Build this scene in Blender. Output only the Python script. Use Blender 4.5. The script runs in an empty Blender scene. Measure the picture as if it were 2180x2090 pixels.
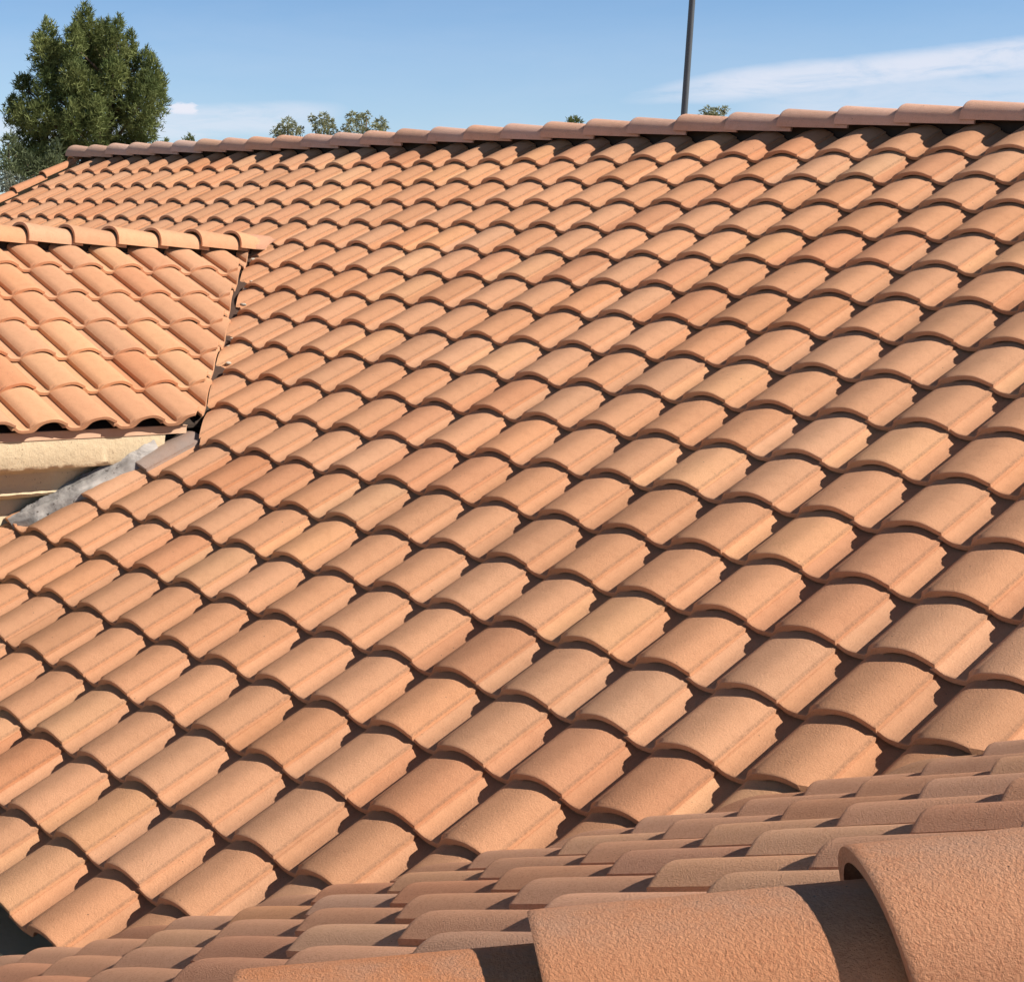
import bpy, bmesh, math, random
import numpy as np
from mathutils import Vector, Matrix
rnd = random.Random(7)
nr = np.random.RandomState(11)
C = bpy.context.scene.collection
S = 0.343                      # exposure of one tile course, metres
W = 0.9151 * S                 # column pitch
TH = math.atan(0.5)            # 6:12 roof pitch
ct, st = math.cos(TH), math.sin(TH)

# ------------------------------------------------------------------ camera
cd = bpy.data.cameras.new('camera'); cam = bpy.data.objects.new('camera', cd); C.objects.link(cam)
RIGHT = Vector((0.5476668, 0.83590208, 0.03645251)); DOWN = Vector((0.09300147, -0.01751989, -0.99551182)); FWD = Vector((-0.83151176, 0.54859891, -0.08733519))
CAMPOS = Vector((2.91722306, -4.85540369, 1.2471712))
m = Matrix((( RIGHT.x, -DOWN.x, -FWD.x, CAMPOS.x), (RIGHT.y, -DOWN.y, -FWD.y, CAMPOS.y), (RIGHT.z, -DOWN.z, -FWD.z, CAMPOS.z), (0, 0, 0, 1)))
cam.matrix_world = m
FPX, PX, PY = 3278.07, 123.41, 787.07
cd.sensor_width = 36; cd.lens = FPX / 2180 * 36
cd.shift_x = (1090 - PX) / 2180; cd.shift_y = (PY - 1045) / 2180
cd.clip_start = 0.05; cd.clip_end = 20000
bpy.context.scene.camera = cam

def at(px, py, dist):
    """a point DIST metres (along the view axis) away, seen at photograph pixel px, py"""
    return CAMPOS + (FWD + RIGHT * ((px - PX) / FPX) + DOWN * ((py - PY) / FPX)) * dist

# ------------------------------------------------------------------ light
SUN_EL, SUN_AZ = math.radians(42), math.radians(33)      # azimuth from +X towards +Y
sv = Vector((math.cos(SUN_EL) * math.cos(SUN_AZ), math.cos(SUN_EL) * math.sin(SUN_AZ), math.sin(SUN_EL)))
ld = bpy.data.lights.new('sun', 'SUN'); ld.energy = 5.0; ld.angle = math.radians(0.5); ld.color = (1.0, 0.92, 0.82)
sun = bpy.data.objects.new('sun', ld); C.objects.link(sun); sun.rotation_euler = sv.to_track_quat('Z', 'Y').to_euler()
sun.location = (0, 0, 30)

world = bpy.data.worlds.new('World'); bpy.context.scene.world = world; world.use_nodes = True
wt = world.node_tree; wn = wt.nodes; wl = wt.links; wn.clear()
def wnode(t, **k):
    n = wn.new(t)
    for a, b in k.items(): setattr(n, a, b)
    return n
def wmath(op, a, b=None, c=None, clamp=False):
    n = wn.new('ShaderNodeMath'); n.operation = op; n.use_clamp = clamp
    for i, v in enumerate((a, b, c)):
        if v is None: continue
        if isinstance(v, (int, float)): n.inputs[i].default_value = v
        else: wl.new(v, n.inputs[i])
    return n.outputs[0]
def wsmooth(x, a, b):
    n = wn.new('ShaderNodeMapRange'); n.interpolation_type = 'SMOOTHERSTEP'
    wl.new(x, n.inputs[0]); n.inputs[1].default_value = a; n.inputs[2].default_value = b
    return n.outputs[0]
sky = wnode('ShaderNodeTexSky', sky_type='NISHITA', sun_disc=False, sun_elevation=SUN_EL, sun_rotation=math.pi / 2 - SUN_AZ,
            altitude=400, air_density=1.0, dust_density=0.2, ozone_density=3.5)
tc = wnode('ShaderNodeTexCoord'); sep = wnode('ShaderNodeSeparateXYZ'); wl.new(tc.outputs['Generated'], sep.inputs[0])
x_, y_, z_ = sep.outputs
az = wmath('ARCTAN2', y_, x_)                                      # compass angle from +X
hyp = wmath('SQRT', wmath('ADD', wmath('MULTIPLY', x_, x_), wmath('MULTIPLY', y_, y_)))
el = wmath('ARCTAN2', z_, hyp)
def azel(px, py):
    d = FWD + RIGHT * ((px - PX) / FPX) + DOWN * ((py - PY) / FPX)
    return math.atan2(d.y, d.x), math.atan2(d.z, math.hypot(d.x, d.y))
cmb = wnode('ShaderNodeCombineXYZ'); wl.new(wmath('MULTIPLY', az, 1.0), cmb.inputs[0]); wl.new(wmath('MULTIPLY', el, 4.0), cmb.inputs[1])
def wnoise(scale, detail, rough=0.6, dist=0.0):
    n = wnode('ShaderNodeTexNoise'); n.inputs['Scale'].default_value = scale; n.inputs['Detail'].default_value = detail
    n.inputs['Roughness'].default_value = rough; n.inputs['Distortion'].default_value = dist
    wl.new(cmb.outputs[0], n.inputs['Vector']); return n.outputs['Fac']
n1 = wnoise(5, 6, 0.62, 0.3); n2 = wnoise(22, 7, 0.65, 0.5)
def streak(p0, p1, half_lo, half_hi, amp, wob=0.02):
    """a long thin band of cloud from direction p0 to p1 (az falls to the right)"""
    a0, e0 = azel(*p0); a1, e1 = azel(*p1)
    sl = (e1 - e0) / (a1 - a0)
    line = wmath('ADD', wmath('MULTIPLY', wmath('SUBTRACT', az, a0), sl), e0)
    d = wmath('SUBTRACT', el, line)
    d = wmath('ADD', d, wmath('MULTIPLY', wmath('SUBTRACT', n1, 0.5), wob))
    t = wsmooth(az, a0, a0 + (a1 - a0) * 0.55)
    wid = wmath('ADD', wmath('MULTIPLY', t, half_hi - half_lo), half_lo)
    k = wmath('DIVIDE', wmath('ABSOLUTE', d), wid)
    body = wsmooth(k, 1.0, 0.15)
    body = wmath('MULTIPLY', body, t)
    body = wmath('MULTIPLY', body, wsmooth(n2, -0.05, 0.66))
    return wmath('MULTIPLY', body, amp)
c1 = streak((1150, 224), (2180, 120), 0.005, 0.0145, 0.80, 0.012)
c2 = streak((1380, 240), (2180, 195), 0.010, 0.034, 0.52, 0.02)
c3 = streak((860, 235), (340, 262), 0.014, 0.018, 0.62, 0.012)
ca, ce = azel(392, 236)
q = wmath('ADD', wmath('POWER', wmath('DIVIDE', wmath('SUBTRACT', az, ca), 0.0125), 2.0), wmath('POWER', wmath('DIVIDE', wmath('SUBTRACT', el, ce), 0.0062), 2.0))
n3 = wnoise(75, 4, 0.6)
q = wmath('ADD', q, wmath('MULTIPLY', wmath('SUBTRACT', n3, 0.5), 2.2))
c4 = wmath('MULTIPLY', wmath('MULTIPLY', wsmooth(q, 1.15, 0.25), wsmooth(el, ce - 0.006, ce)), 0.95)
hz = wmath('MULTIPLY', wsmooth(wmath('ADD', el, wmath('MULTIPLY', wmath('SUBTRACT', n1, 0.5), 0.10)), 0.22, 0.0), 0.26)
tot = wmath('MAXIMUM', wmath('MAXIMUM', c1, c2), wmath('MAXIMUM', c3, c4))
tot = wmath('MAXIMUM', tot, hz)
mx = wnode('ShaderNodeMix', data_type='RGBA'); wl.new(tot, mx.inputs[0])
bal = wnode('ShaderNodeMix', data_type='RGBA', blend_type='MULTIPLY'); bal.inputs[0].default_value = 1.0
wl.new(sky.outputs[0], bal.inputs[6]); bal.inputs[7].default_value = (0.80, 0.94, 1.08, 1)
# sky scaled by elevation: dimmed overhead to cut shadow fill, kept bright near horizon
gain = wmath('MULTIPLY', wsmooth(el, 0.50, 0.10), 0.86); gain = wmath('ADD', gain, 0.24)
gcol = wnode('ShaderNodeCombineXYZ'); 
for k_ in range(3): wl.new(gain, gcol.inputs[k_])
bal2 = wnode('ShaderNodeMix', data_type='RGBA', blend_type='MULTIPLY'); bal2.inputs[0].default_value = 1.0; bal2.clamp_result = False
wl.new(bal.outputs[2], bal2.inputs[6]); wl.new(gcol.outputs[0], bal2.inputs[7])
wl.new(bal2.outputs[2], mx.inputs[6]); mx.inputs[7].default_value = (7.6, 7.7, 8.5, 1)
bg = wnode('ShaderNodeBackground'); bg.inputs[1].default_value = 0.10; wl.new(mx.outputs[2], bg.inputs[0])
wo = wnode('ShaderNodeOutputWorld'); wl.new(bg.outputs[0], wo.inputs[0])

vs = bpy.context.scene.view_settings
vs.view_transform = 'Standard'; vs.look = 'None'; vs.gamma = 1; vs.exposure = 0.15; vs.use_curve_mapping = False
bpy.context.scene.cycles.max_bounces = 6; bpy.context.scene.cycles.diffuse_bounces = 1

# ------------------------------------------------------------------ materials
class Mat:
    def __init__(s, name, rough=0.9):
        s.m = bpy.data.materials.new(name); s.m.use_nodes = True; s.t = s.m.node_tree; s.n = s.t.nodes; s.l = s.t.links
        s.b = s.n['Principled BSDF']; s.b.inputs['Roughness'].default_value = rough; s.b.inputs['Specular IOR Level'].default_value = 0.25
        s.tc = s.n.new('ShaderNodeTexCoord').outputs['Object']
    def noise(s, scale, detail=4, rough=0.6, vec=None, dist=0.0):
        n = s.n.new('ShaderNodeTexNoise'); n.inputs['Scale'].default_value = scale; n.inputs['Detail'].default_value = detail
        n.inputs['Roughness'].default_value = rough; n.inputs['Distortion'].default_value = dist
        s.l.new(vec or s.tc, n.inputs['Vector']); return n.outputs['Fac']
    def voro(s, scale, feature='F1', vec=None):
        n = s.n.new('ShaderNodeTexVoronoi'); n.feature = feature; n.inputs['Scale'].default_value = scale; s.l.new(vec or s.tc, n.inputs['Vector'])
        return n.outputs['Distance']
    def ramp(s, f, a, b, lo=0.0, hi=1.0):
        n = s.n.new('ShaderNodeMapRange'); s.l.new(f, n.inputs[0])
        for i, v in enumerate((a, b, lo, hi)): n.inputs[i + 1].default_value = v
        return n.outputs[0]
    def math(s, op, a, b=None):
        n = s.n.new('ShaderNodeMath'); n.operation = op
        for i, v in enumerate((a, b)):
            if v is None: continue
            if isinstance(v, (int, float)): n.inputs[i].default_value = v
            else: s.l.new(v, n.inputs[i])
        return n.outputs[0]
    def mix(s, f, a, b, mode='MIX'):
        n = s.n.new('ShaderNodeMix'); n.data_type = 'RGBA'; n.blend_type = mode
        for i, v in ((0, f), (6, a), (7, b)):
            if isinstance(v, (int, float)): n.inputs[i].default_value = v
            elif isinstance(v, tuple): n.inputs[i].default_value = (*v, 1)
            else: s.l.new(v, n.inputs[i])
        return n.outputs[2]
    def attr(s, name, out='Color'):
        n = s.n.new('ShaderNodeAttribute'); n.attribute_name = name; return n.outputs[out]
    def scaled(s, v):
        n = s.n.new('ShaderNodeMapping'); s.l.new(s.tc, n.inputs[0]); n.inputs['Scale'].default_value = v; return n.outputs[0]
    def color(s, c):
        if isinstance(c, tuple): s.b.inputs['Base Color'].default_value = (*c, 1)
        else: s.l.new(c, s.b.inputs['Base Color'])
    def bump(s, h, dist, strength=1.0, prev=None):
        n = s.n.new('ShaderNodeBump'); n.inputs['Distance'].default_value = dist; n.inputs['Strength'].default_value = strength
        s.l.new(h, n.inputs['Height'])
        if prev: s.l.new(prev, n.inputs['Normal'])
        s.l.new(n.outputs[0], s.b.inputs['Normal']); return n.outputs[0]

def terracotta(name, coarse=1.0, dirt=0.45):
    M = Mat(name, 0.93)
    tint = M.attr('tint')
    big = M.noise(2.3, 4, 0.6)
    mid = M.noise(23, 5, 0.65)
    fine = M.noise(300, 3, 0.7)
    c = M.mix(M.ramp(big, 0.35, 0.7, 0.0, 0.35), tint, (0.74, 0.38, 0.22), 'MIX')
    c = M.mix(M.ramp(mid, 0.42, 0.75, 0.0, 0.45), c, (1.12, 1.13, 1.15), 'MULTIPLY')
    c = M.mix(M.ramp(mid, 0.48, 0.2, 0.0, 0.35), c, (0.80, 0.73, 0.70), 'MULTIPLY')
    c = M.mix(M.ramp(fine, 0.46, 0.30, 0.0, 0.50 * coarse), c, (0.50, 0.38, 0.33), 'MULTIPLY')
    # dark specks and lichen dots
    v = M.voro(26); sp = M.math('MULTIPLY', M.ramp(v, 0.085, 0.05), M.ramp(M.noise(5, 2), 0.54, 0.62))
    c = M.mix(M.math('MULTIPLY', sp, 0.75), c, (0.10, 0.07, 0.05))
    v2 = M.voro(85); sp2 = M.math('MULTIPLY', M.ramp(v2, 0.16, 0.08), M.ramp(M.noise(11, 3), 0.60, 0.70))
    c = M.mix(M.math('MULTIPLY', sp2, 0.6), c, (0.16, 0.10, 0.07))
    # dirt gathered along the seam (mesh attribute 'seam')
    sm = M.math('MULTIPLY', M.ramp(M.attr('seam', 'Fac'), 0.70, 0.97), M.ramp(M.noise(110, 5, 0.75), 0.36, 0.58))
    c = M.mix(M.math('MULTIPLY', sm, dirt), c, (0.24, 0.13, 0.08))
    M.color(c)
    g = M.noise(330, 3, 0.7); g2 = M.noise(140, 4, 0.7)
    n = M.bump(g2, 0.0030 * coarse, 0.9)
    M.bump(g, 0.0017 * coarse, 0.9, n)
    return M.m
m_tile = terracotta('terracotta_tile', 1.0)
m_cap = terracotta('terracotta_ridge', 1.35)
def rough_cap():
    """the nearest tiles: the sand in their faces is large enough to see"""
    M = Mat('terracotta_sanded', 0.93)
    tint = M.attr('tint')
    mid = M.noise(9, 5, 0.65); grain = M.noise(150, 4, 0.62)
    c = M.mix(M.ramp(mid, 0.4, 0.7, 0.0, 0.5), tint, (1.10, 1.14, 1.18), 'MULTIPLY')
    c = M.mix(M.ramp(grain, 0.52, 0.36, 0.0, 0.30), c, (0.66, 0.48, 0.40), 'MULTIPLY')
    v = M.voro(60); c = M.mix(M.math('MULTIPLY', M.ramp(v, 0.10, 0.05), M.ramp(M.noise(7, 2), 0.50, 0.58)), c, (0.20, 0.09, 0.05))
    # worn pale grey along the crest (attribute 'worn')
    w = M.math('MULTIPLY', M.attr('worn', 'Fac'), M.ramp(M.noise(14, 5, 0.7), 0.30, 0.62))
    c = M.mix(M.math('MULTIPLY', w, 0.42), c, (0.58, 0.40, 0.30))
    M.color(c)
    n = M.bump(M.noise(110, 3, 0.6), 0.0009, 0.6)
    n = M.bump(M.noise(270, 3, 0.68), 0.0034, 1.0, n)
    M.bump(M.noise(620, 3, 0.7), 0.0012, 1.0, n)
    return M.m
m_sand = rough_cap()

def stucco(name, col, bump=0.004, rough=0.95, spots=True, lo=0.66):
    M = Mat(name, rough)
    c = M.mix(M.ramp(M.noise(1.7, 5), 0.3, 0.7), tuple(x * 0.88 for x in col), tuple(min(1, x * 1.06) for x in col))
    if spots:
        pit = M.math('MULTIPLY', M.ramp(M.noise(70, 3, 0.7), lo, lo + 0.05), M.ramp(M.noise(6, 3), lo - 0.17, lo - 0.06))
        c = M.mix(M.math('MULTIPLY', pit, 0.7), c, (0.22, 0.13, 0.07))
    M.color(c)
    n = M.bump(M.noise(22, 5, 0.6), bump, 0.8); M.bump(M.noise(140, 4, 0.65), bump * 0.4, 0.8, n)
    return M.m
m_stucco = stucco('cream_stucco', (0.84, 0.69, 0.46))
m_cornice = stucco('rough_cornice_stucco', (0.84, 0.68, 0.45), 0.008, lo=0.625)
m_wall_dark = stucco('weathered_wall', (0.80, 0.64, 0.42), 0.004)
M = Mat('painted_metal', 0.55); M.color(M.mix(M.ramp(M.noise(8, 4), 0.35, 0.7), (0.74, 0.46, 0.30), (0.84, 0.56, 0.38))); m_metal = M.m
M = Mat('dark_underlay', 0.95); M.color(M.mix(M.noise(20, 4), (0.035, 0.027, 0.022), (0.09, 0.065, 0.05))); M.bump(M.noise(70, 4), 0.003); m_deck = M.m
M = Mat('weathered_sealant', 0.85)
wv = M.noise(9, 6, 0.7, M.scaled((1, 0.35, 1)), 1.5)
c = M.mix(M.ramp(wv, 0.3, 0.7), (0.24, 0.22, 0.21), (0.60, 0.56, 0.52)); c = M.mix(M.ramp(M.noise(30, 4, 0.7), 0.38, 0.32), c, (0.10, 0.08, 0.07))
M.color(c); n = M.bump(wv, 0.006, 1.0); M.bump(M.noise(80, 4), 0.002, 0.8, n); m_seal = M.m
M = Mat('mortar', 0.95); M.color(M.mix(M.noise(40, 4), (0.45, 0.36, 0.27), (0.85, 0.77, 0.64))); M.bump(M.noise(90, 5, 0.7), 0.004); m_mortar = M.m
M = Mat('pole_paint', 0.5); M.color(M.mix(M.noise(3, 3), (0.11, 0.12, 0.13), (0.16, 0.17, 0.18))); M.b.inputs['Metallic'].default_value = 0.4; m_pole = M.m
M = Mat('bark', 0.95); M.color(M.mix(M.noise(12, 5, 0.6, M.scaled((1, 1, 0.2))), (0.07, 0.05, 0.035), (0.22, 0.16, 0.11))); M.bump(M.noise(18, 5), 0.02); m_bark = M.m
M = Mat('dry_ground', 0.95); M.color(M.mix(M.ramp(M.noise(0.35, 6), 0.35, 0.65), (0.20, 0.16, 0.11), (0.30, 0.25, 0.18))); M.bump(M.noise(12, 6), 0.03); m_ground = M.m
def leaf(name, a, b, trans=0.25):
    M = Mat(name, 0.75); n = M.attr('tint'); M.color(M.mix(M.ramp(M.noise(1.3, 4), 0.3, 0.7), a, b))
    mx_ = M.mix(1.0, M.mix(M.ramp(M.noise(1.3, 4), 0.3, 0.7), a, b), n, 'MULTIPLY'); M.color(mx_)
    M.b.inputs['Subsurface Weight'].default_value = 0.0
    tr = M.n.new('ShaderNodeBsdfTranslucent'); M.l.new(mx_, tr.inputs[0]); ms = M.n.new('ShaderNodeMixShader'); ms.inputs[0].default_value = trans
    out = M.n['Material Output']; M.l.new(M.b.outputs[0], ms.inputs[1]); M.l.new(tr.outputs[0], ms.inputs[2]); M.l.new(ms.outputs[0], out.inputs[0])
    return M.m
m_pine = leaf('pine_needles', (0.13, 0.175, 0.065), (0.30, 0.33, 0.13))
m_pine2 = leaf('grey_green_needles', (0.12, 0.155, 0.085), (0.20, 0.23, 0.13))
m_euc = leaf('eucalyptus_leaves', (0.28, 0.30, 0.18), (0.46, 0.46, 0.30))
m_sage = leaf('sage_leaves', (0.20, 0.23, 0.19), (0.36, 0.38, 0.33))

# ------------------------------------------------------------------ helpers
def put(name, verts, faces, mat, parent=None, smooth=True, sharp=None, attrs=None, kind=None):
    me = bpy.data.meshes.new(name); me.from_pydata([tuple(v) for v in verts], [], faces); me.materials.append(mat)
    o = bpy.data.objects.new(name, me); C.objects.link(o)
    if smooth: me.shade_smooth()
    if sharp: me.set_sharp_from_angle(angle=math.radians(sharp))
    if attrs:
        for an, (typ, data) in attrs.items():
            a = me.attributes.new(an, typ, 'POINT')
            if typ == 'FLOAT_COLOR': a.data.foreach_set('color', np.asarray(data, dtype=np.float32).ravel())
            else: a.data.foreach_set('value', np.asarray(data, dtype=np.float32).ravel())
    if parent: o.parent = parent
    if kind: o['kind'] = kind
    return o
def empty(name, loc, label, cat, group=None):
    o = bpy.data.objects.new(name, None); C.objects.link(o); o.location = loc; o['label'] = label; o['category'] = cat
    if group: o['group'] = group
    return o
def tag(o, label, cat, group=None):
    o['label'] = label; o['category'] = cat
    if group: o['group'] = group
    return o
def box(x0, x1, y0, y1, z0, z1):
    v = [(x, y, z) for z in (z0, z1) for y in (y0, y1) for x in (x0, x1)]
    f = [(0, 2, 3, 1), (4, 5, 7, 6), (0, 1, 5, 4), (2, 6, 7, 3), (0, 4, 6, 2), (1, 3, 7, 5)]
    return v, f
def join(parts):
    V, F = [], []
    for v, f in parts:
        n = len(V); V += list(v); F += [tuple(i + n for i in q) for q in f]
    return V, F

# ------------------------------------------------------------------ the clay tile (u across in columns, h in mm)
# runs from the pan at the left, over the crease, to the edge of its own barrel at the right
TOP_MID = [(.655, 10), (.70, 17), (.722, 15.5), (.758, 6.5), (.80, 0), (.86, -3), (.93, -3.5), (.995, -2), (1.003, 20), (1.020, 25.5), (1.044, 32), (1.074, 38), (1.108, 43), (1.15, 47), (1.195, 50.4),
           (1.245, 53.6), (1.30, 56.8), (1.355, 59), (1.41, 60.2), (1.47, 59), (1.52, 55.5), (1.57, 50), (1.615, 43.5), (1.688, 32), (1.705, 29.5)]
TOP_NOSE = [(.655, 10), (.70, 17), (.722, 15.5), (.758, 6.5), (.80, 0), (.86, -3), (.93, -3.5), (.99, -1.5), (1.012, 5), (1.032, 14), (1.057, 24), (1.085, 32.5), (1.118, 39), (1.157, 44.2), (1.20, 48.5),
            (1.248, 52.3), (1.30, 55.9), (1.355, 58.5), (1.41, 60), (1.47, 58.9), (1.52, 55.5), (1.57, 50), (1.615, 43.5), (1.688, 32), (1.705, 29.5)]
BOT = [(.655, -6), (.70, -2), (.72, -6), (.76, -14), (.80, -20), (.86, -24), (.93, -24.5), (.995, -23), (1.04, -22), (1.08, -19), (1.12, -10), (1.148, 3), (1.175, 14), (1.21, 23),
       (1.25, 29.5), (1.295, 34), (1.34, 37.2), (1.39, 39), (1.44, 38.5), (1.49, 36.5), (1.54, 32.5), (1.58, 27.5), (1.62, 22), (1.66, 16), (1.705, 11)]
NP_ = len(TOP_MID)
DROP = -30.0
def tile_rings():
    """list of (v, top profile, bottom profile) with heights in mm; v in courses"""
    rings = []
    for v, prof, dh in ((0.0, TOP_NOSE, -3.5), (0.004, TOP_NOSE, -1.2), (0.014, TOP_NOSE, 0.0), (0.035, TOP_NOSE, 0.0), (0.062, TOP_MID, -0.4), (0.55, TOP_MID, 0), (1.20, TOP_MID, 0)):
        sl = DROP * v
        top = [(u, h + dh + sl) for u, h in prof]
        bot = [(u, h + sl + (1.5 if v == 0 else 0)) for u, h in BOT]
        rings.append((v, top, bot))
    return rings
RINGS = tile_rings()
def build_tiles(cells, O, U, V, N, jit=1.0, base=(0.71, 0.372, 0.208), clip=None, override=None):
    """cells: list of (i, j); returns verts, faces, tint, seam. O U V N: frame of the slope"""
    O, U, V, N = [np.array(a, float) for a in (O, U, V, N)]
    verts, faces, tint, seam = [], [], [], []
    for (i, j) in cells:
        r1, r2, r3, r4, r5 = nr.uniform(-1, 1, 5)
        dv = 0.011 * r1 * jit; du = 0.006 * r2 * jit; tw = 0.006 * r3 * jit; lift = max(0, 0.9 * r4) * jit; slope_j = 1.2 * r5 * jit
        k = nr.rand()
        c = np.array(base)
        hue = nr.normal(0, 1)
        c = c * (1 + 0.05 * nr.normal()) * np.array([1, 1 + 0.030 * hue, 1 + 0.06 * hue])
        if k > 0.88: c = c * np.array([1.08, 1.13, 1.10])
        elif k < 0.10: c = c * np.array([0.95, 0.88, 0.86])
        if override and (i, j) in override: c = np.array(override[(i, j)])
        n0 = len(verts); vv = []; sm = []
        chips = nr.normal(0, 0.55, NP_) * jit
        for ri, (v, top, bot) in enumerate(RINGS):
            ext = [0.3 * 1, 0.2, 0, 0, 0, 0, 0][ri]
            for side, prof in ((0, top), (1, bot)):
                for pi, (u, h) in enumerate(prof):
                    uu = i - 1 + u + du + tw * v
                    hh = h + lift * (1 - v) + slope_j * v + (chips[pi] * ext if side == 0 else 0)
                    vw = j + v + dv + (tw * (u - 1.2)) + (chips[(pi * 7) % NP_] * 0.0005 if ri < 2 else 0)
                    vv.append(O + U * (uu * W) + V * (vw * S) + N * (hh * 0.001))
                    sm.append(1.0 if side == 0 and pi >= NP_ - 2 else 0.0)
        R = len(RINGS); ring = 2 * NP_
        f = []
        for r in range(R - 1):
            a = n0 + r * ring; b = a + ring
            for p in range(NP_ - 1):
                f.append((a + p, a + p + 1, b + p + 1, b + p))                                    # top
                f.append((a + NP_ + p + 1, a + NP_ + p, b + NP_ + p, b + NP_ + p + 1))              # bottom
            f.append((a + NP_, a, b, b + NP_)); f.append((a + NP_ - 1, a + 2 * NP_ - 1, b + 2 * NP_ - 1, b + NP_ - 1))
        for p in range(NP_ - 1):
            f.append((n0 + p + 1, n0 + p, n0 + NP_ + p, n0 + NP_ + p + 1))
            e = n0 + (R - 1) * ring
            f.append((e + p, e + p + 1, e + NP_ + p + 1, e + NP_ + p))
        if clip:
            planes = clip(i, j)
            if planes:
                bm = bmesh.new(); lay = bm.verts.layers.float.new('s'); bv = [bm.verts.new(q) for q in vv]
                for b_, s_ in zip(bv, sm): b_[lay] = s_
                for q in f: bm.faces.new([bv[t - n0] for t in q])
                for co, no in planes:
                    res = bmesh.ops.bisect_plane(bm, geom=bm.verts[:] + bm.edges[:] + bm.faces[:], plane_co=co, plane_no=no, clear_outer=True)
                    ed = [g for g in res['geom_cut'] if isinstance(g, bmesh.types.BMEdge)]
                    if ed: bmesh.ops.holes_fill(bm, edges=ed, sides=0)
                bm.verts.index_update(); vv = [np.array(q.co) for q in bm.verts]; sm = [q[lay] for q in bm.verts]
                f = [tuple(t.index + n0 for t in q.verts) for q in bm.faces]; bm.free()
                if not vv: continue
        verts += vv; faces += f; seam += sm; tint += [(*c, 1.0)] * len(vv)
    return verts, faces, tint, seam
def slope_object(name, data, mat, parent, label=None):
    v, f, t, s_ = data
    o = put(name, v, f, mat, parent, True, 24, {'tint': ('FLOAT_COLOR', t), 'seam': ('FLOAT', s_)})
    if label: o['label'] = label
    return o

# ------------------------------------------------------------------ the house
L = S
house = empty('house', (0, 0, 0), 'large house roofed in orange clay barrel tiles filling the whole foreground', 'house')
# plan constants, in metres
WX, WY, WZ = -10.5202 * L, -2.0586 * L, 0.7618 * L          # wing eave origin
NX, NY, NZ = -0.832 * L, -6.1028 * L + 0.70 * W, -1.9628 * L - 0.032           # near slope origin
WALLX = -11.5 * L
WRX = -15.95 * L                                            # wing ridge x
NRX = 6.65 * L                                              # near ridge x
MRY = 11.85 * L                                             # main ridge y
valley_w = lambda x, y: x + y + 8.996 * L                   # >0: main side, <0 wing side
valley_n = lambda x, y: y - x + 3.29 * L                   # >0: main side
RT = math.sqrt(0.5)

def main_clip(i, j):
    x = (i + 0.1) * W; y = (j + 0.6) * S * ct
    pl = []
    a = valley_w(x, y)
    PV = Vector((x, -x - 9.27 * L, 0))                      # the nearest point of the valley, roughly
    if x > WRX - 0.6 * L and x < -9.8 * L and a < 1.2 * L:
        if y < 1.35 * L:
            if x < WALLX + 0.9 * L and (i, j) != (-12, 0): pl.append(((WALLX + 0.01, 0, 0), (-1, 0, 0)))
        else: pl.append((PV + Vector((-0.02 + rnd.uniform(-.02, .02), 0, 0)), (-RT + rnd.uniform(-.06, .06), -RT, 0)))
    elif x <= WRX - 0.6 * L and valley_w(2 * WRX - x, y) < 1.2 * L:
        pl.append((Vector((2 * WRX + 8.996 * L - 0.035, 0, 0)), (RT, -RT, 0)))
    if valley_n(x, y) < 1.5 * L: pl.append((Vector((0, -3.29 * L, 0)), (RT, -RT, 0)))
    if j >= 12: pl.append(((0, MRY - 0.035, 0), (0, 1, 0)))
    return pl
cells = []
for j in range(-7, 13):
    for i in range(-32, 18):
        x = (i + 0.2) * W; y = (j + 0.5) * S * ct
        if x < WRX: inwing = valley_w(2 * WRX - x, y) < -1.0 * L
        else: inwing = x < WALLX - 0.7 * W and valley_w(x, y) < -0.9 * L
        if inwing or valley_n(x, y) < -0.75 * L: continue
        cells.append((i, j))
m_data = build_tiles(cells, (0, 0, 0), (1, 0, 0), (0, ct, st), (0, -st, ct), 1.0, clip=main_clip, override={(-12, 0): (0.40, 0.32, 0.28)})
main_roof = slope_object('roof', m_data, m_tile, house, 'wide orange barrel-tiled main roof slope rising to the long ridge')

def wing_clip(i, j):
    y = WY + i * W
    pl = [(Vector((-y - 9.43 * L + rnd.uniform(-.02, .03), y, 0)), (RT + rnd.uniform(-.05, .05), RT, 0))]
    if j >= 5: pl.append(((WRX + 0.03, 0, 0), (-1, 0, 0)))
    return pl
wcells = [(i, j) for j in range(0, 6) for i in range(-8, 12) if valley_w(WX - (j + 0.1) * S * ct, WY + (i - 0.3) * W) < 0.15 * L]
w_data = build_tiles(wcells, (WX, WY, WZ), (0, 1, 0), (-ct, 0, st), (st, 0, ct), 0.9, clip=wing_clip)
wing_roof = slope_object('roof', w_data, m_tile, house, 'left wing roof slope of pale orange tiles ending in an eave above cream stucco')

HIPUP = 0.415
HK = 15.3 * L                                               # hip in plan: y = x - HK
def near_clip(i, j):
    pl = [(Vector((0, -3.46 * L, 0)), (-RT, RT, 0)), (Vector((0, -HK + 0.03, 0)), (RT, -RT, 0))]
    return pl
ncells = []
for j in range(-3, 15):
    for i in range(-22, 14):
        x = NX + (j + 0.1) * S * ct; y = NY - (i - 0.4) * W
        if valley_n(x, y - 0.6 * W) > 0.5 * L or y - x + HK < -1.1 * L: continue
        ncells.append((i, j))
n_data = build_tiles(ncells, (NX, NY, NZ), (0, -1, 0), (ct, 0, st), (-st, 0, ct), 1.0, base=(0.73, 0.395, 0.245), clip=near_clip)
near_roof = slope_object('roof', n_data, m_sand, house, 'nearest roof slope of sandy tiles seen almost edge on')

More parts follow.
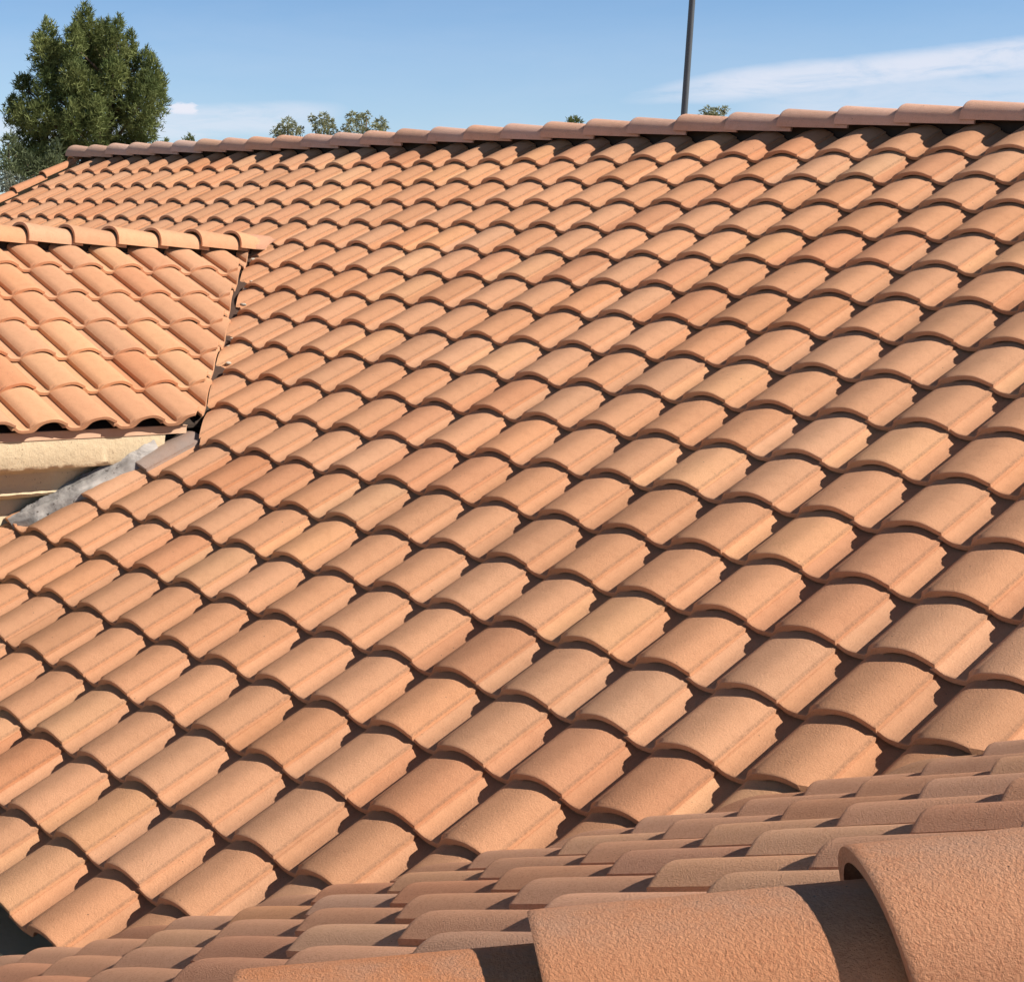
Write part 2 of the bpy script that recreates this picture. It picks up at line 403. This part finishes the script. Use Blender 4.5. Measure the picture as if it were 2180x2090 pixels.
# the slope on the other side of the hip, going down towards the viewer's feet
HY = NX - HK                                                # eave line of that slope, same height as the near eave
def hip_clip(i, j):
    return [(Vector((0, -HK - 0.03, 0)), (-RT, RT, 0))]
bc = [(i, j) for j in range(-3, 8) for i in range(-6, 22) if (HY + (j + .1) * S * ct) - (i + .6) * W + HK < 0.6 * L and (i * W) < 12 * L]
b_data = build_tiles(bc, (0, HY, NZ), (1, 0, 0), (0, ct, st), (0, -st, ct), 1.0, base=(0.73, 0.395, 0.245), clip=hip_clip)
hip_roof = slope_object('roof', b_data, m_sand, house, 'roof slope on the viewer side of the nearest hip')

# decks under the tiles (sheathing and felt)
def sheet(pts, thick, nrm):
    n = len(pts); nrm = Vector(nrm); v = [Vector(p) for p in pts] + [Vector(p) - nrm * thick for p in pts]
    f = [tuple(range(n)), tuple(reversed(range(n, 2 * n)))] + [((k + 1) % n, k, n + k, n + (k + 1) % n) for k in range(n)]
    return v, f
dk = 0.062
def on_main(x, y, d=dk): return (x * L, y * L + 0 * d, y * L * 0.5 - d)
parts = []
yr = 11.85
parts.append(sheet([on_main(-33.0 * .9151, -6.0), on_main(-2.9, -6.0), on_main(14.9, yr), on_main(-33.0 * .9151, yr)], 0.02, (0, 0, 1)))
def on_mb(x, y, d=0.03): return (x * L, y * L, (2 * yr - y) * L * 0.5 - d)
put('underlay', *join(parts), m_deck, main_roof, False)
def on_w(x, y, d=dk): return (x * L, y * L, WZ - (x * L - WX) * 0.5 - d)
wrx = WRX / L
put('underlay', *sheet([on_w(-10.75, -9.5), on_w(-10.75, 1.75), on_w(wrx, -wrx - 9.0), on_w(wrx, -9.5)], 0.02, (0, 0, 1)), m_deck, wing_roof, False)
def on_n(x, y, d=dk): return (x * L, y * L, NZ + (x * L - NX) * 0.5 - d)
put('underlay', *sheet([on_n(-2.6, -2.6 - 15.3), on_n(10.5, 10.5 - 15.3), on_n(10.5, 10.5 - 3.1), on_n(-2.6, -5.8)], 0.02, (0, 0, 1)), m_deck, near_roof, False)
def on_h(x, y, d=dk): return (x * L, y * L, NZ + (y * L - HY) * 0.5 - d)
put('underlay', *sheet([on_h(-2.6, -2.6 - 15.3), on_h(14, -2.6 - 15.3), on_h(14, -8.0), on_h(7.3, -8.0)], 0.02, (0, 0, 1)), m_deck, hip_roof, False)
# rear slopes closing the ridges
def rear(pts, parent, label):
    o = put('roof', *sheet(pts, 0.05, (0, 0, 1)), m_tile, house, False, attrs=None); me = o.data
    a = me.attributes.new('tint', 'FLOAT_COLOR', 'POINT'); a.data.foreach_set('color', [0.55, 0.27, 0.15, 1] * len(me.vertices)); o['label'] = label
rear([on_mb(-33 * .9151, yr), on_mb(14, yr), on_mb(14, yr + 12), on_mb(-33 * .9151, yr + 12)], main_roof, 'rear slope behind the long main ridge')
wz_r = WZ + (WX - WRX) * 0.5
rear([(WRX, -9.5 * L, wz_r - .03), (WRX, -(wrx + 9) * L, wz_r - .03), (WRX - 6 * L, -(wrx + 9) * L, wz_r - 3 * L - .03), (WRX - 6 * L, -9.5 * L, wz_r - 3 * L - .03)], wing_roof, 'rear slope behind the left wing ridge')

# ------------------------------------------------------------------ ridge tiles
def cap_mesh(r0=0.130, r1=0.104, h0=0.118, h1=0.096, length=0.430, t=0.017, seg=22, rings=7):
    """half barrel along +X (nose at x=0); returns verts, faces, worn"""
    V, F, Wn = [], [], []
    for side in (0, 1):
        for k in range(rings + 2):
            if k == 0: x, sh = 0.0, 0.985
            elif k == 1: x, sh = 0.004, 0.998
            else: x, sh = 0.012 + (length - 0.012) * (k - 2) / (rings - 1), 1.0
            a = x / length; r = (r0 + (r1 - r0) * a) * sh; h = (h0 + (h1 - h0) * a) * sh
            if side: r -= t; h -= t
            for s_ in range(seg + 1):
                ph = math.pi * s_ / seg
                cc, ss = math.cos(ph), math.sin(ph)
                yy = r * (abs(cc) ** 0.92) * (1 if cc > 0 else -1); zz = h * (ss ** 0.86) if ss > 1e-6 else 0.0
                V.append((x, yy, zz)); Wn.append(max(0.0, (ss - 0.80) / 0.20))
    n = (rings + 2) * (seg + 1)
    for side in (0, 1):
        o_ = side * n
        for k in range(rings + 1):
            for s_ in range(seg):
                a = o_ + k * (seg + 1) + s_; b = a + seg + 1
                F.append((a, b, b + 1, a + 1) if side == 0 else (a, a + 1, b + 1, b))
    for s_ in range(seg):
        F.append((s_, s_ + 1, n + s_ + 1, n + s_)); e = (rings + 1) * (seg + 1) + s_
        F.append((e + 1, e, n + e, n + e + 1))
    for k in range(rings + 1):
        a = k * (seg + 1); b = a + seg + 1
        F.append((a, n + a, n + b, b)); a += seg; b += seg; F.append((a, b, n + b, n + a))
    return V, F, Wn
def ridge_tile(parent, nose, axis, col, mat=None, tilt=0.055, roll=0.0, scale=1.0, length=0.43, name='ridge_tile'):
    """nose: crest point of the raised end (world); axis: unit vector from nose to tail"""
    V, F, Wn = cap_mesh(length=length)
    X = Vector(axis).normalized(); Y = Vector((0, 0, 1)).cross(X).normalized() if abs(X.z) < 0.9 else Vector((0, 1, 0)); Z = X.cross(Y)
    # lower the tail
    X2 = (X - Z * tilt).normalized(); Z2 = X2.cross(Y)
    Mx = Matrix((X2, Y, Z2)).transposed() @ Matrix.Rotation(roll, 3, 'X')
    n0 = Vector(nose) - Mx @ Vector((0, 0, 0.118 * scale))
    vs_ = [n0 + Mx @ (Vector(v) * scale) for v in V]
    o = put(name, vs_, F, mat or m_cap, parent, True, 35, {'tint': ('FLOAT_COLOR', [(*col, 1)] * len(V)), 'seam': ('FLOAT', [0.0] * len(V)), 'worn': ('FLOAT', Wn)})
    return o
def capcol(base, s=0.11):
    h = rnd.gauss(0, 1); k = 1 + rnd.gauss(0, s)
    return tuple(b * k * f for b, f in zip(base, (1, 1 + 0.045 * h, 1 + 0.10 * h)))
for k in range(0, 44):
    x = (-30.35 + 1.0364 * k) * L
    if x > 13.5 * L: break
    base = (0.86, 0.52, 0.38) if k > 6 else (0.80, 0.54, 0.42)
    ridge_tile(main_roof, (x, MRY + rnd.uniform(-.006, .006), 6.33 * L + rnd.uniform(-.003, .003)), (1, rnd.uniform(-.01, .01), 0), capcol(base), roll=rnd.uniform(-.03, .03))
# closing disc of mortar in the end of the first ridge tile
xe = -30.35 * L
v, f = [], []
for k in range(13):
    a = math.pi * k / 12; v.append((xe + 0.01 + 0.0, MRY + 0.112 * math.cos(a), 6.33 * L - 0.118 + 0.10 * math.sin(a) ** .86)); 
for k in range(13):
    a = math.pi * k / 12; v.append((xe - 0.028 * math.sin(a), MRY + 0.07 * math.cos(a), 6.33 * L - 0.11 + 0.065 * math.sin(a)))
f = [(k, k + 1, 14 + k, 13 + k) for k in range(12)] + [tuple(range(13, 26))]
put('mortar_plug', v, f, m_mortar, main_roof)
# mortar and board under the main ridge
put('ridge_board', *box(-30 * L, 13.5 * L, MRY - 0.02, MRY + 0.02, 5.4 * L, 6.0 * L), m_deck, main_roof, False)
# wing ridge
for k in range(-9, 6):
    y = WY + (3.07 + 1.015 * k) * L
    last = k == 5
    ridge_tile(wing_roof, (WRX, y, WZ + 3.085 * L + rnd.uniform(-.002, .002)), (rnd.uniform(-.008, .008), 1, 0), capcol((0.72, 0.38, 0.21), 0.04), mat=m_tile, length=0.25 if last else 0.43)
put('ridge_board', *box(WRX - 0.02, WRX + 0.02, -9.4 * L, 6.6 * L, 2.6 * L, 3.5 * L), m_deck, wing_roof, False)
# hip nearest the camera
hax = Vector((1, 1, 0.5)).normalized()
for k in range(-7, 7):
    t = 5.27 + 0.695 * k
    z = NZ / L + (t - NX / L) * .5 + HIPUP
    ridge_tile(near_roof, (t * L, (t - 15.33) * L, z * L), hax + Vector((rnd.uniform(-.005, .005), 0, 0)), capcol((0.76, 0.355, 0.19), 0.03), mat=m_sand, name='hip_tile')
# rake tiles on the left edge of the main slope
for k in range(0, 9):
    j = 12.93 - 1.12 * k
    x = -32.9 * W
    nose = Vector((x, j * S * ct, j * S * st)) + Vector((0, -st, ct)) * 0.076
    ridge_tile(main_roof, nose, (0, ct, st), capcol((0.72, 0.34, 0.18), 0.05), mat=m_tile, name='rake_tile', tilt=0.06, scale=0.55, length=0.32 if k == 0 else 0.72)
put('rake_board', *sheet([(-32.9 * W - .10, -6 * L, -3 * L), (-32.9 * W - .10, yr * L, yr * L / 2 - 0.02), (-32.9 * W - .10, yr * L, yr * L / 2 - 0.25), (-32.9 * W - .10, -6 * L, -3 * L - 0.23)], 0.03, (-1, 0, 0)), m_stucco, main_roof, False)

# ------------------------------------------------------------------ walls, cornice, flashing
GZ = -4.3
v, f = box(WALLX - 0.2, WALLX, -9.2 * L, 2.6 * L, GZ, WZ - 0.10)
put('wall', v, f, m_stucco, house, False)['label'] = 'cream stucco wall under the left wing eave'
put('wall', *box(-29.5 * L, 4.0 * L, -5.2 * L, -5.2 * L + 0.2, GZ, -3.0 * L - 0.10), m_wall_dark, house, False)['label'] = 'dark shaded stucco wall below the main eave'
put('wall', *box(-1.2 * L, -1.2 * L + 0.2, -16.0 * L, -5.2 * L, GZ, NZ - 0.15), m_stucco, house, False)['label'] = 'cream wall under the nearest roof'
put('soffit', *box(-11.0 * L, -2.5 * L, -6.3 * L, -5.2 * L, -3.15 * L - 0.16, -3.15 * L - 0.13), m_wall_dark, house, False)
# moulded cornice along the wing eave: profile (offset out from wall, z below the eave origin)
def cornice():
    e = (WX - WALLX) - 0.062
    prof = [(0, -.045), (e, -.045), (e, -.065), (e - .004, -.10), (e - .004, -.20), (e - .02, -.222), (e - .075, -.236), (e - .11, -.245), (e - .135, -.262), (e - .15, -.315), (e - .155, -.36), (e - .148, -.372), (e - .16, -.385), (e - .20, -.40), (0, -.42)]
    V, F = [], []
    ys = np.arange(-9.2 * L, 0.66 * L, 0.03); n = len(prof)
    for q, y in enumerate(ys):
        for k, (o_, z) in enumerate(prof):
            j1, j2 = nr.normal(0, 1, 2) * (0.0010 if k in (5, 6, 11, 12) else 0.0003)
            V.append((WALLX + max(o_, 0) + (j1 if 1 < k < n - 1 else 0), y, WZ + z + (j2 if 1 < k < n - 1 else 0)))
    for q in range(len(ys) - 1):
        for k in range(n - 1):
            a = q * n + k; b = a + n; F.append((a, b, b + 1, a + 1))
    F.append(tuple(range(n))); F.append(tuple(reversed(range((len(ys) - 1) * n, len(ys) * n))))
    return V, F
put('cornice', *cornice(), m_cornice, house, True, 38)['label'] = 'rough cream stucco cornice moulding along the wing eave'
xe = WX - 0.057
v, f = join([box(xe - 0.004, xe, -9.2 * L, 1.0 * L, WZ - 0.068, WZ - 0.026), box(xe - 0.03, xe + 0.008, -9.2 * L, 1.0 * L, WZ - 0.026, WZ - 0.0225)])
put('drip_edge', v, f, m_metal, house, False)['label'] = 'thin painted metal drip edge under the wing tiles'

# sealant flashing where the cream wall meets the main slope
def flashing():
    V, F = [], []; n1_, n2_ = 90, 18
    for a in range(n1_):
        t = a / (n1_ - 1); y = 0.50 - 2.3 * t
        xl = np.interp(y, [-2.4, -1.2, -0.1, 1.6], [-11.48, -11.25, -10.80, -10.66])
        up = np.interp(y, [-2.4, -1.3, -0.3, 0.5, 1.6], [0.03, 0.075, 0.10, 0.11, 0.10])
        wid = np.interp(t, [0, .2, .6, .85, 1], [.03, .10, .16, .12, .03]) * (1 + 0.10 * math.sin(a * 0.13 + 1) + 0.05 * math.sin(a * 0.41))
        for b in range(n2_):
            s_ = b / (n2_ - 1)
            x = xl * L - 0.004 + wid * s_
            hgt = up * (1 - s_) ** 0.9 + 0.020 * s_ + 0.018 * math.sin(s_ * math.pi)
            hgt += 0.004 * math.sin(a * 0.17 + b * .8) + 0.002 * math.sin(a * 0.6 - b * .5) + nr.normal(0, 0.0014)
            if b == n2_ - 1: hgt -= 0.06
            V.append((x, y * L - st * hgt, y * L * 0.5 + ct * hgt))
    for a in range(n1_ - 1):
        for b in range(n2_ - 1):
            p = a * n2_ + b; F.append((p, p + 1, p + n2_ + 1, p + n2_))
    return V, F
put('flashing', *flashing(), m_seal, house, True)['label'] = 'lumpy grey sealant flashing between cream wall and tiles'
# metal valley gutter and broken mortar along the two valleys
def vstrip(x0, x1, sgn, off):
    V = []
    for x in (x0, x1):
        if sgn < 0: y = -x - 8.996; a, b = (1, 1), (-1, -1)
        else: y = x - 3.29; a, b = (-1, 1), (1, -1)
        for (dx, dy) in (a, (0, 0), b):
            px, py = x + dx * .45, y + dy * .45
            if (dx, dy) == a: z = py * .5
            elif (dx, dy) == b: z = (.7618 - (px + 10.52) * .5) if sgn < 0 else (-2.056 + (px + .832) * .5)
            else: z = py * .5
            V.append((px * L, py * L, z * L - off))
    return V, [(0, 1, 4, 3), (1, 2, 5, 4)]
M = Mat('valley_metal', 0.6); M.color(M.mix(M.noise(20, 4), (0.05, 0.035, 0.03), (0.12, 0.07, 0.05))); m_valley = M.m
o = put('valley_gutter', *vstrip(-11.2, -16.0, -1, 0.040), m_valley, house, False)
o = put('valley_gutter', *vstrip(-2.8, 6.6, 1, 0.040), m_valley, house, False)
def lump(p, r, name, mat, parent):
    bm = bmesh.new(); bmesh.ops.create_icosphere(bm, subdivisions=2, radius=r)
    sc = Vector((rnd.uniform(.7, 1.5), rnd.uniform(.7, 1.5), rnd.uniform(.4, .8)))
    for vtx in bm.verts: vtx.co = Vector((vtx.co.x * sc.x, vtx.co.y * sc.y, vtx.co.z * sc.z)) * (1 + rnd.uniform(-.18, .18)) + Vector(p)
    me = bpy.data.meshes.new(name); bm.to_mesh(me); bm.free(); me.materials.append(mat); me.shade_smooth()
    o = bpy.data.objects.new(name, me); C.objects.link(o); o.parent = parent; return o
pts = []
for k in range(16):
    x = -11.4 - 4.3 * (k + rnd.random() * .6) / 16; y = -x - 8.996
    pts.append((x * L - .02 + rnd.uniform(-.02, .02), y * L - .03 + rnd.uniform(-.02, .02), y * .5 * L + 0.004))
for p in pts: lump(p, 0.016 * rnd.uniform(.5, 1.3), 'mortar_bit', m_mortar, wing_roof)
# saddle of mortar where the wing ridge dies into the main slope
def saddle():
    V, F = [], []; n = 14; rr = 8
    y0 = WY + (3.07 + 1.015 * 5) * L + 0.14
    for a in range(rr):
        t = a / (rr - 1)
        for b in range(n):
            ph = math.pi * b / (n - 1)
            r = 0.117 * (1 - .15 * t); x = WRX + r * math.cos(ph); y = y0 + 0.20 * t
            z = WZ + 3.085 * L - 0.121 + 0.104 * math.sin(ph) - 0.01 * t
            zm = y * .5 + 0.055
            V.append((x, y, max(z, zm) if t > .5 else z))
    for a in range(rr - 1):
        for b in range(n - 1):
            p = a * n + b; F.append((p, p + n, p + n + 1, p + 1))
    return V, F
v, f = saddle()
o = put('ridge_saddle', v, f, m_cap, wing_roof, True, None, {'tint': ('FLOAT_COLOR', [(0.66, 0.36, 0.24, 1)] * len(v)), 'seam': ('FLOAT', [0.0] * len(v))})
o['label'] = 'pinkish mortar saddle where the wing ridge meets the main slope'

# ------------------------------------------------------------------ ground
gs = 4000
o = put('ground', [(-gs, -gs, GZ), (gs, -gs, GZ), (gs, gs, GZ), (-gs, gs, GZ)], [(0, 1, 2, 3)], m_ground, None, False, kind='structure')

# ------------------------------------------------------------------ pole
def tube(p0, p1, r0, r1, seg=20, cap=True):
    p0, p1 = Vector(p0), Vector(p1); d = (p1 - p0).normalized(); a = d.orthogonal().normalized(); b = d.cross(a); V = []
    for p, r in ((p0, r0), (p1, r1)):
        for k in range(seg):
            t = 2 * math.pi * k / seg; V.append(p + a * math.cos(t) * r + b * math.sin(t) * r)
    F = [(k, (k + 1) % seg, seg + (k + 1) % seg, seg + k) for k in range(seg)]
    if cap: F += [tuple(reversed(range(seg))), tuple(range(seg, 2 * seg))]
    return V, F
D = 21.0
pa, pb = at(1472, 0, D), at(1457, 258, D)
px_, py_ = (pa.x + pb.x) / 2, (pa.y + pb.y) / 2
pole = empty('flag_pole', (px_, py_, GZ), 'tall slim dark grey metal pole rising behind the main ridge', 'pole')
def local(vf, o): return [tuple(Vector(v) - o) for v in vf[0]], vf[1]
po = Vector((px_, py_, GZ)); rp = 0.5 * 12.5 / FPX * D
put('shaft', *local(tube((px_, py_, GZ + .1), (px_, py_, 9.0), rp * 1.35, rp * 0.86), po), m_pole, pole, True, 40)
put('base_flange', *local(tube((px_, py_, GZ), (px_, py_, GZ + .1), .2, .16), po), m_pole, pole, True, 40)
put('finial', *local(tube((px_, py_, 9.0), (px_, py_, 9.12), rp * 1.6, rp * .5), po), m_pole, pole, True, 40)

# ------------------------------------------------------------------ trees
def needles(clusters, per_m2, size, up=0.5, blades=4, width=0.22, dark_in=0.0):
    """clusters: (centre, rx, ry, rz, axis tilt). tufts spread through each ellipsoid's volume, mostly in its outer shell"""
    V, F, T = [], [], []
    for (c, r, rz, lean) in clusters:
        n = int(per_m2 * r * rz * 12)
        ph = nr.uniform(0, 2 * np.pi, n); cz = nr.uniform(-1, 1, n); rad = nr.uniform(0.12, 1, n) ** 0.5
        s_ = np.sqrt(1 - cz ** 2)
        d = np.c_[s_ * np.cos(ph), s_ * np.sin(ph), cz]
        lump = 1 + 0.22 * np.sin(ph * 3 + cz * 5 + c[0] * 9) + 0.15 * np.sin(cz * 9 + ph * 2)
        pos = np.c_[d[:, 0] * r * rad * lump, d[:, 1] * r * rad * lump, d[:, 2] * rz * rad]
        taper = np.clip(1.0 - 0.55 * np.clip(cz * rad, 0, 1), .2, 1); pos[:, :2] *= taper[:, None]
        pos[:, 0] += lean[0] * pos[:, 2]; pos[:, 1] += lean[1] * pos[:, 2]
        pos += np.array(c)
        tb = nr.normal(1, 0.06)
        for q in range(n):
            out = d[q] * (1 - up) + np.array([0, 0, up]); tt = tb * nr.uniform(.78, 1.22)
            for b in range(blades):
                dr = out + nr.normal(0, .55, 3); dr /= np.linalg.norm(dr)
                sd = np.cross(dr, nr.normal(0, 1, 3)); sd /= np.linalg.norm(sd) + 1e-9
                ln = size * nr.uniform(.6, 1.2); w = size * width * nr.uniform(.6, 1.1); p = pos[q]; i0 = len(V)
                V += [p - sd * w * .5, p + sd * w * .5, p + dr * ln + sd * w * .2, p + dr * ln - sd * w * .2]; F.append((i0, i0 + 1, i0 + 2, i0 + 3)); T += [(tt, tt, tt * .9, 1)] * 4
    return V, F, T
def tree(name, label, cat, base, clusters, mat, dens, size, trunk_r, group=None, **kw):
    b = Vector(base); e = empty(name, b, label, cat, group)
    V, F, T = needles([((Vector(c) - b)[:], r, rz, ln) for c, r, rz, ln in clusters], dens, size, **kw)
    put('crown', V, F, mat, e, False, None, {'tint': ('FLOAT_COLOR', T)})
    cs = [Vector(c) - b for c, *_ in clusters]; top = max(cs, key=lambda c: c.z)
    parts = [tube((0, 0, 0), (top.x * .5, top.y * .5, top.z * .55), trunk_r, trunk_r * .55, 10), tube((top.x * .5, top.y * .5, top.z * .55), top, trunk_r * .55, trunk_r * .12, 8)]
    for c in cs:
        h = max(0.15, min(.95, (c.z - abs(c.x) * .9 - .6) / top.z)); k = min(h / .55, 1) * .5 if h < .55 else .5 + (h - .55) / .45 * .5
        parts.append(tube((top.x * k, top.y * k, top.z * h), c, trunk_r * .22, trunk_r * .05, 6))
    put('trunk', *join(parts), m_bark, e, True)
    return e
def cl(px, py, rpx, rzpx, D, dd=0.0, lean=0.0):
    c = at(px, py, D + dd); k = (D + dd) / FPX
    return (tuple(c), rpx * k, rzpx * k, (RIGHT.x * lean, RIGHT.y * lean))
DP = 42.0
pine = [(180, 60, 30, 55, 0, -.05), (178, 110, 45, 60, .3, 0), (155, 95, 28, 45, -.8, 0), (100, 80, 26, 42, .6, -.05), (98, 125, 34, 45, -.4, 0), (82, 95, 14, 25, 0, 0), (125, 150, 45, 60, 0, 0),
        (215, 85, 18, 45, .4, .05), (228, 75, 14, 35, -.3, 0), (250, 62, 15, 28, .4, .1), (245, 110, 28, 50, -.5, .1), (210, 140, 45, 60, .6, 0), (275, 95, 18, 32, -.2, .1), (278, 140, 26, 45, .5, .1),
        (310, 130, 20, 28, .3, .1), (318, 165, 28, 45, -.4, .15), (330, 215, 30, 55, .2, .05), (300, 220, 42, 70, -.8, .1), (335, 180, 18, 35, .6, .1), (260, 200, 50, 70, .5, 0), (190, 215, 55, 60, -.8, 0), (150, 225, 50, 55, .8, 0),
        (100, 190, 34, 45, -.6, 0), (60, 185, 20, 26, .3, -.1), (44, 178, 14, 20, .1, -.1), (30, 225, 20, 24, .2, 0), (55, 240, 40, 36, -.5, 0), (35, 250, 26, 26, .4, 0), (90, 250, 50, 40, -.9, 0), (120, 290, 60, 45, .5, 0), (190, 290, 65, 45, -.5, 0),
        (250, 280, 55, 45, .6, 0), (310, 275, 32, 35, -.3, 0), (60, 300, 40, 40, .6, 0), (90, 345, 55, 36, -.3, 0), (150, 340, 60, 40, .6, 0), (50, 350, 34, 30, -.6, 0), (230, 330, 60, 40, .2, 0), (295, 310, 40, 30, .1, 0),
        (160, 175, 40, 50, -1.0, 0), (205, 250, 30, 45, -1.4, 0), (150, 260, 26, 42, -1.5, .0), (240, 160, 30, 45, -1.0, 0)]
cls = [cl(px, py, r, rz, DP, dd, ln) for px, py, r, rz, dd, ln in pine]
bp = at(185, 787, DP)
tree('pine_tree', 'big dark green pine with upright plumes at the upper left beyond the ridge', 'tree', (bp.x, bp.y, GZ), cls, m_pine, 150, 0.15, 0.28, up=.55, blades=4, width=.20)
# pale green conifer low at the far left
D2 = 36.0
cls = [cl(*a) for a in [(18, 305, 16, 22, D2), (34, 330, 26, 26, D2, .3), (8, 345, 24, 26, D2, -.3), (60, 350, 24, 20, D2, .2), (30, 375, 36, 20, D2), (120, 325, 18, 26, D2, .2), (110, 350, 26, 20, D2), (85, 360, 22, 22, D2)]]
bp = at(40, 787, D2)
tree('pine_tree', 'smaller paler green conifer in front of the big pine at the left edge', 'tree', (bp.x, bp.y, GZ), cls, m_pine2, 110, 0.14, 0.14, up=.4)
D3 = 33.0
cls = [cl(*a) for a in [(15, 375, 16, 12, D3), (40, 388, 20, 12, D3, .2), (5, 395, 20, 14, D3), (25, 402, 24, 10, D3)]]
bp = at(15, 787, D3)
tree('olive_shrub', 'silvery grey shrub showing just over the roof edge at far left', 'shrub', (bp.x, bp.y, GZ), cls, m_sage, 150, 0.08, 0.06, up=.3, width=.4)
# three airy eucalyptus tops above the ridge
DE = 62.0
G = 'tree tops showing above the ridge'
def fuller(pts, base_px, w):
    my = max(p[1] for p in pts)                      # the rest of the crown, below the line of the ridge
    return pts + [(base_px, my + 24, w, 14, 0), (base_px - w * .5, my + 44, w, 20, .5), (base_px + w * .5, my + 46, w, 20, -.5), (base_px, my + 66, w * .9, 20, 0)]
def euc(label, pts, base_px, mat=m_euc, dens=130, size=.11):
    pts = fuller(pts, base_px, 26)
    cls = [cl(px, py, r, rz, DE, dd) for px, py, r, rz, dd in pts]; bp_ = at(base_px, 787, DE)
    tree('eucalyptus_tree', label, 'tree', (bp_.x, bp_.y, GZ), cls, mat, dens, size, 0.16, G, up=-.15, blades=3, width=.38)
euc('rounded eucalyptus top, leftmost of the three above the ridge', [(612, 262, 16, 12, 0), (598, 276, 18, 12, .4), (625, 275, 16, 13, -.4), (588, 285, 12, 9, 0), (640, 278, 9, 9, .2), (610, 288, 22, 10, 0)], 610)
euc('narrow eucalyptus top with a side sprig, middle one above the ridge', [(690, 252, 15, 12, 0), (700, 262, 13, 14, .3), (684, 270, 17, 12, -.3), (662, 252, 8, 7, 0), (668, 262, 7, 8, 0), (690, 286, 18, 10, 0), (706, 276, 9, 9, 0)], 688)
euc('broad double eucalyptus crown, rightmost of the three above the ridge', [(752, 250, 16, 13, 0), (770, 258, 17, 14, .4), (745, 268, 15, 13, -.4), (780, 246, 9, 8, 0), (810, 262, 14, 13, .2), (800, 274, 16, 12, -.2), (818, 272, 9, 10, 0), (728, 281, 14, 8, 0), (770, 282, 26, 10, 0)], 772)
euc('yellow green tree top just right of the tall pole', [(1508, 236, 14, 9, 0), (1528, 240, 15, 9, .3), (1542, 234, 8, 8, 0), (1498, 245, 9, 6, 0), (1520, 250, 26, 10, 0)], 1520)
def tiny(label, pts, base_px):
    pts = fuller(pts, base_px, 15)
    cls = [cl(px, py, r, rz, DE, dd) for px, py, r, rz, dd in pts]; bp_ = at(base_px, 787, DE)
    tree('pine_tree', label, 'tree', (bp_.x, bp_.y, GZ), cls, m_pine, 130, 0.13, 0.12, G, up=.4, blades=3, width=.35)
tiny('tiny dark tree tip peeking over the middle of the ridge', [(1222, 254, 12, 6, 0), (1214, 262, 12, 8, 0), (1232, 262, 10, 6, 0)], 1222)
tiny('small dark sprig over the ridge right of the big pine', [(403, 293, 7, 7, 0), (396, 300, 10, 6, 0), (408, 304, 10, 6, 0)], 400)
tiny('smallest dark tree tip over the ridge beside the big pine', [(353, 300, 5, 6, 0), (350, 306, 7, 6, 0)], 351)
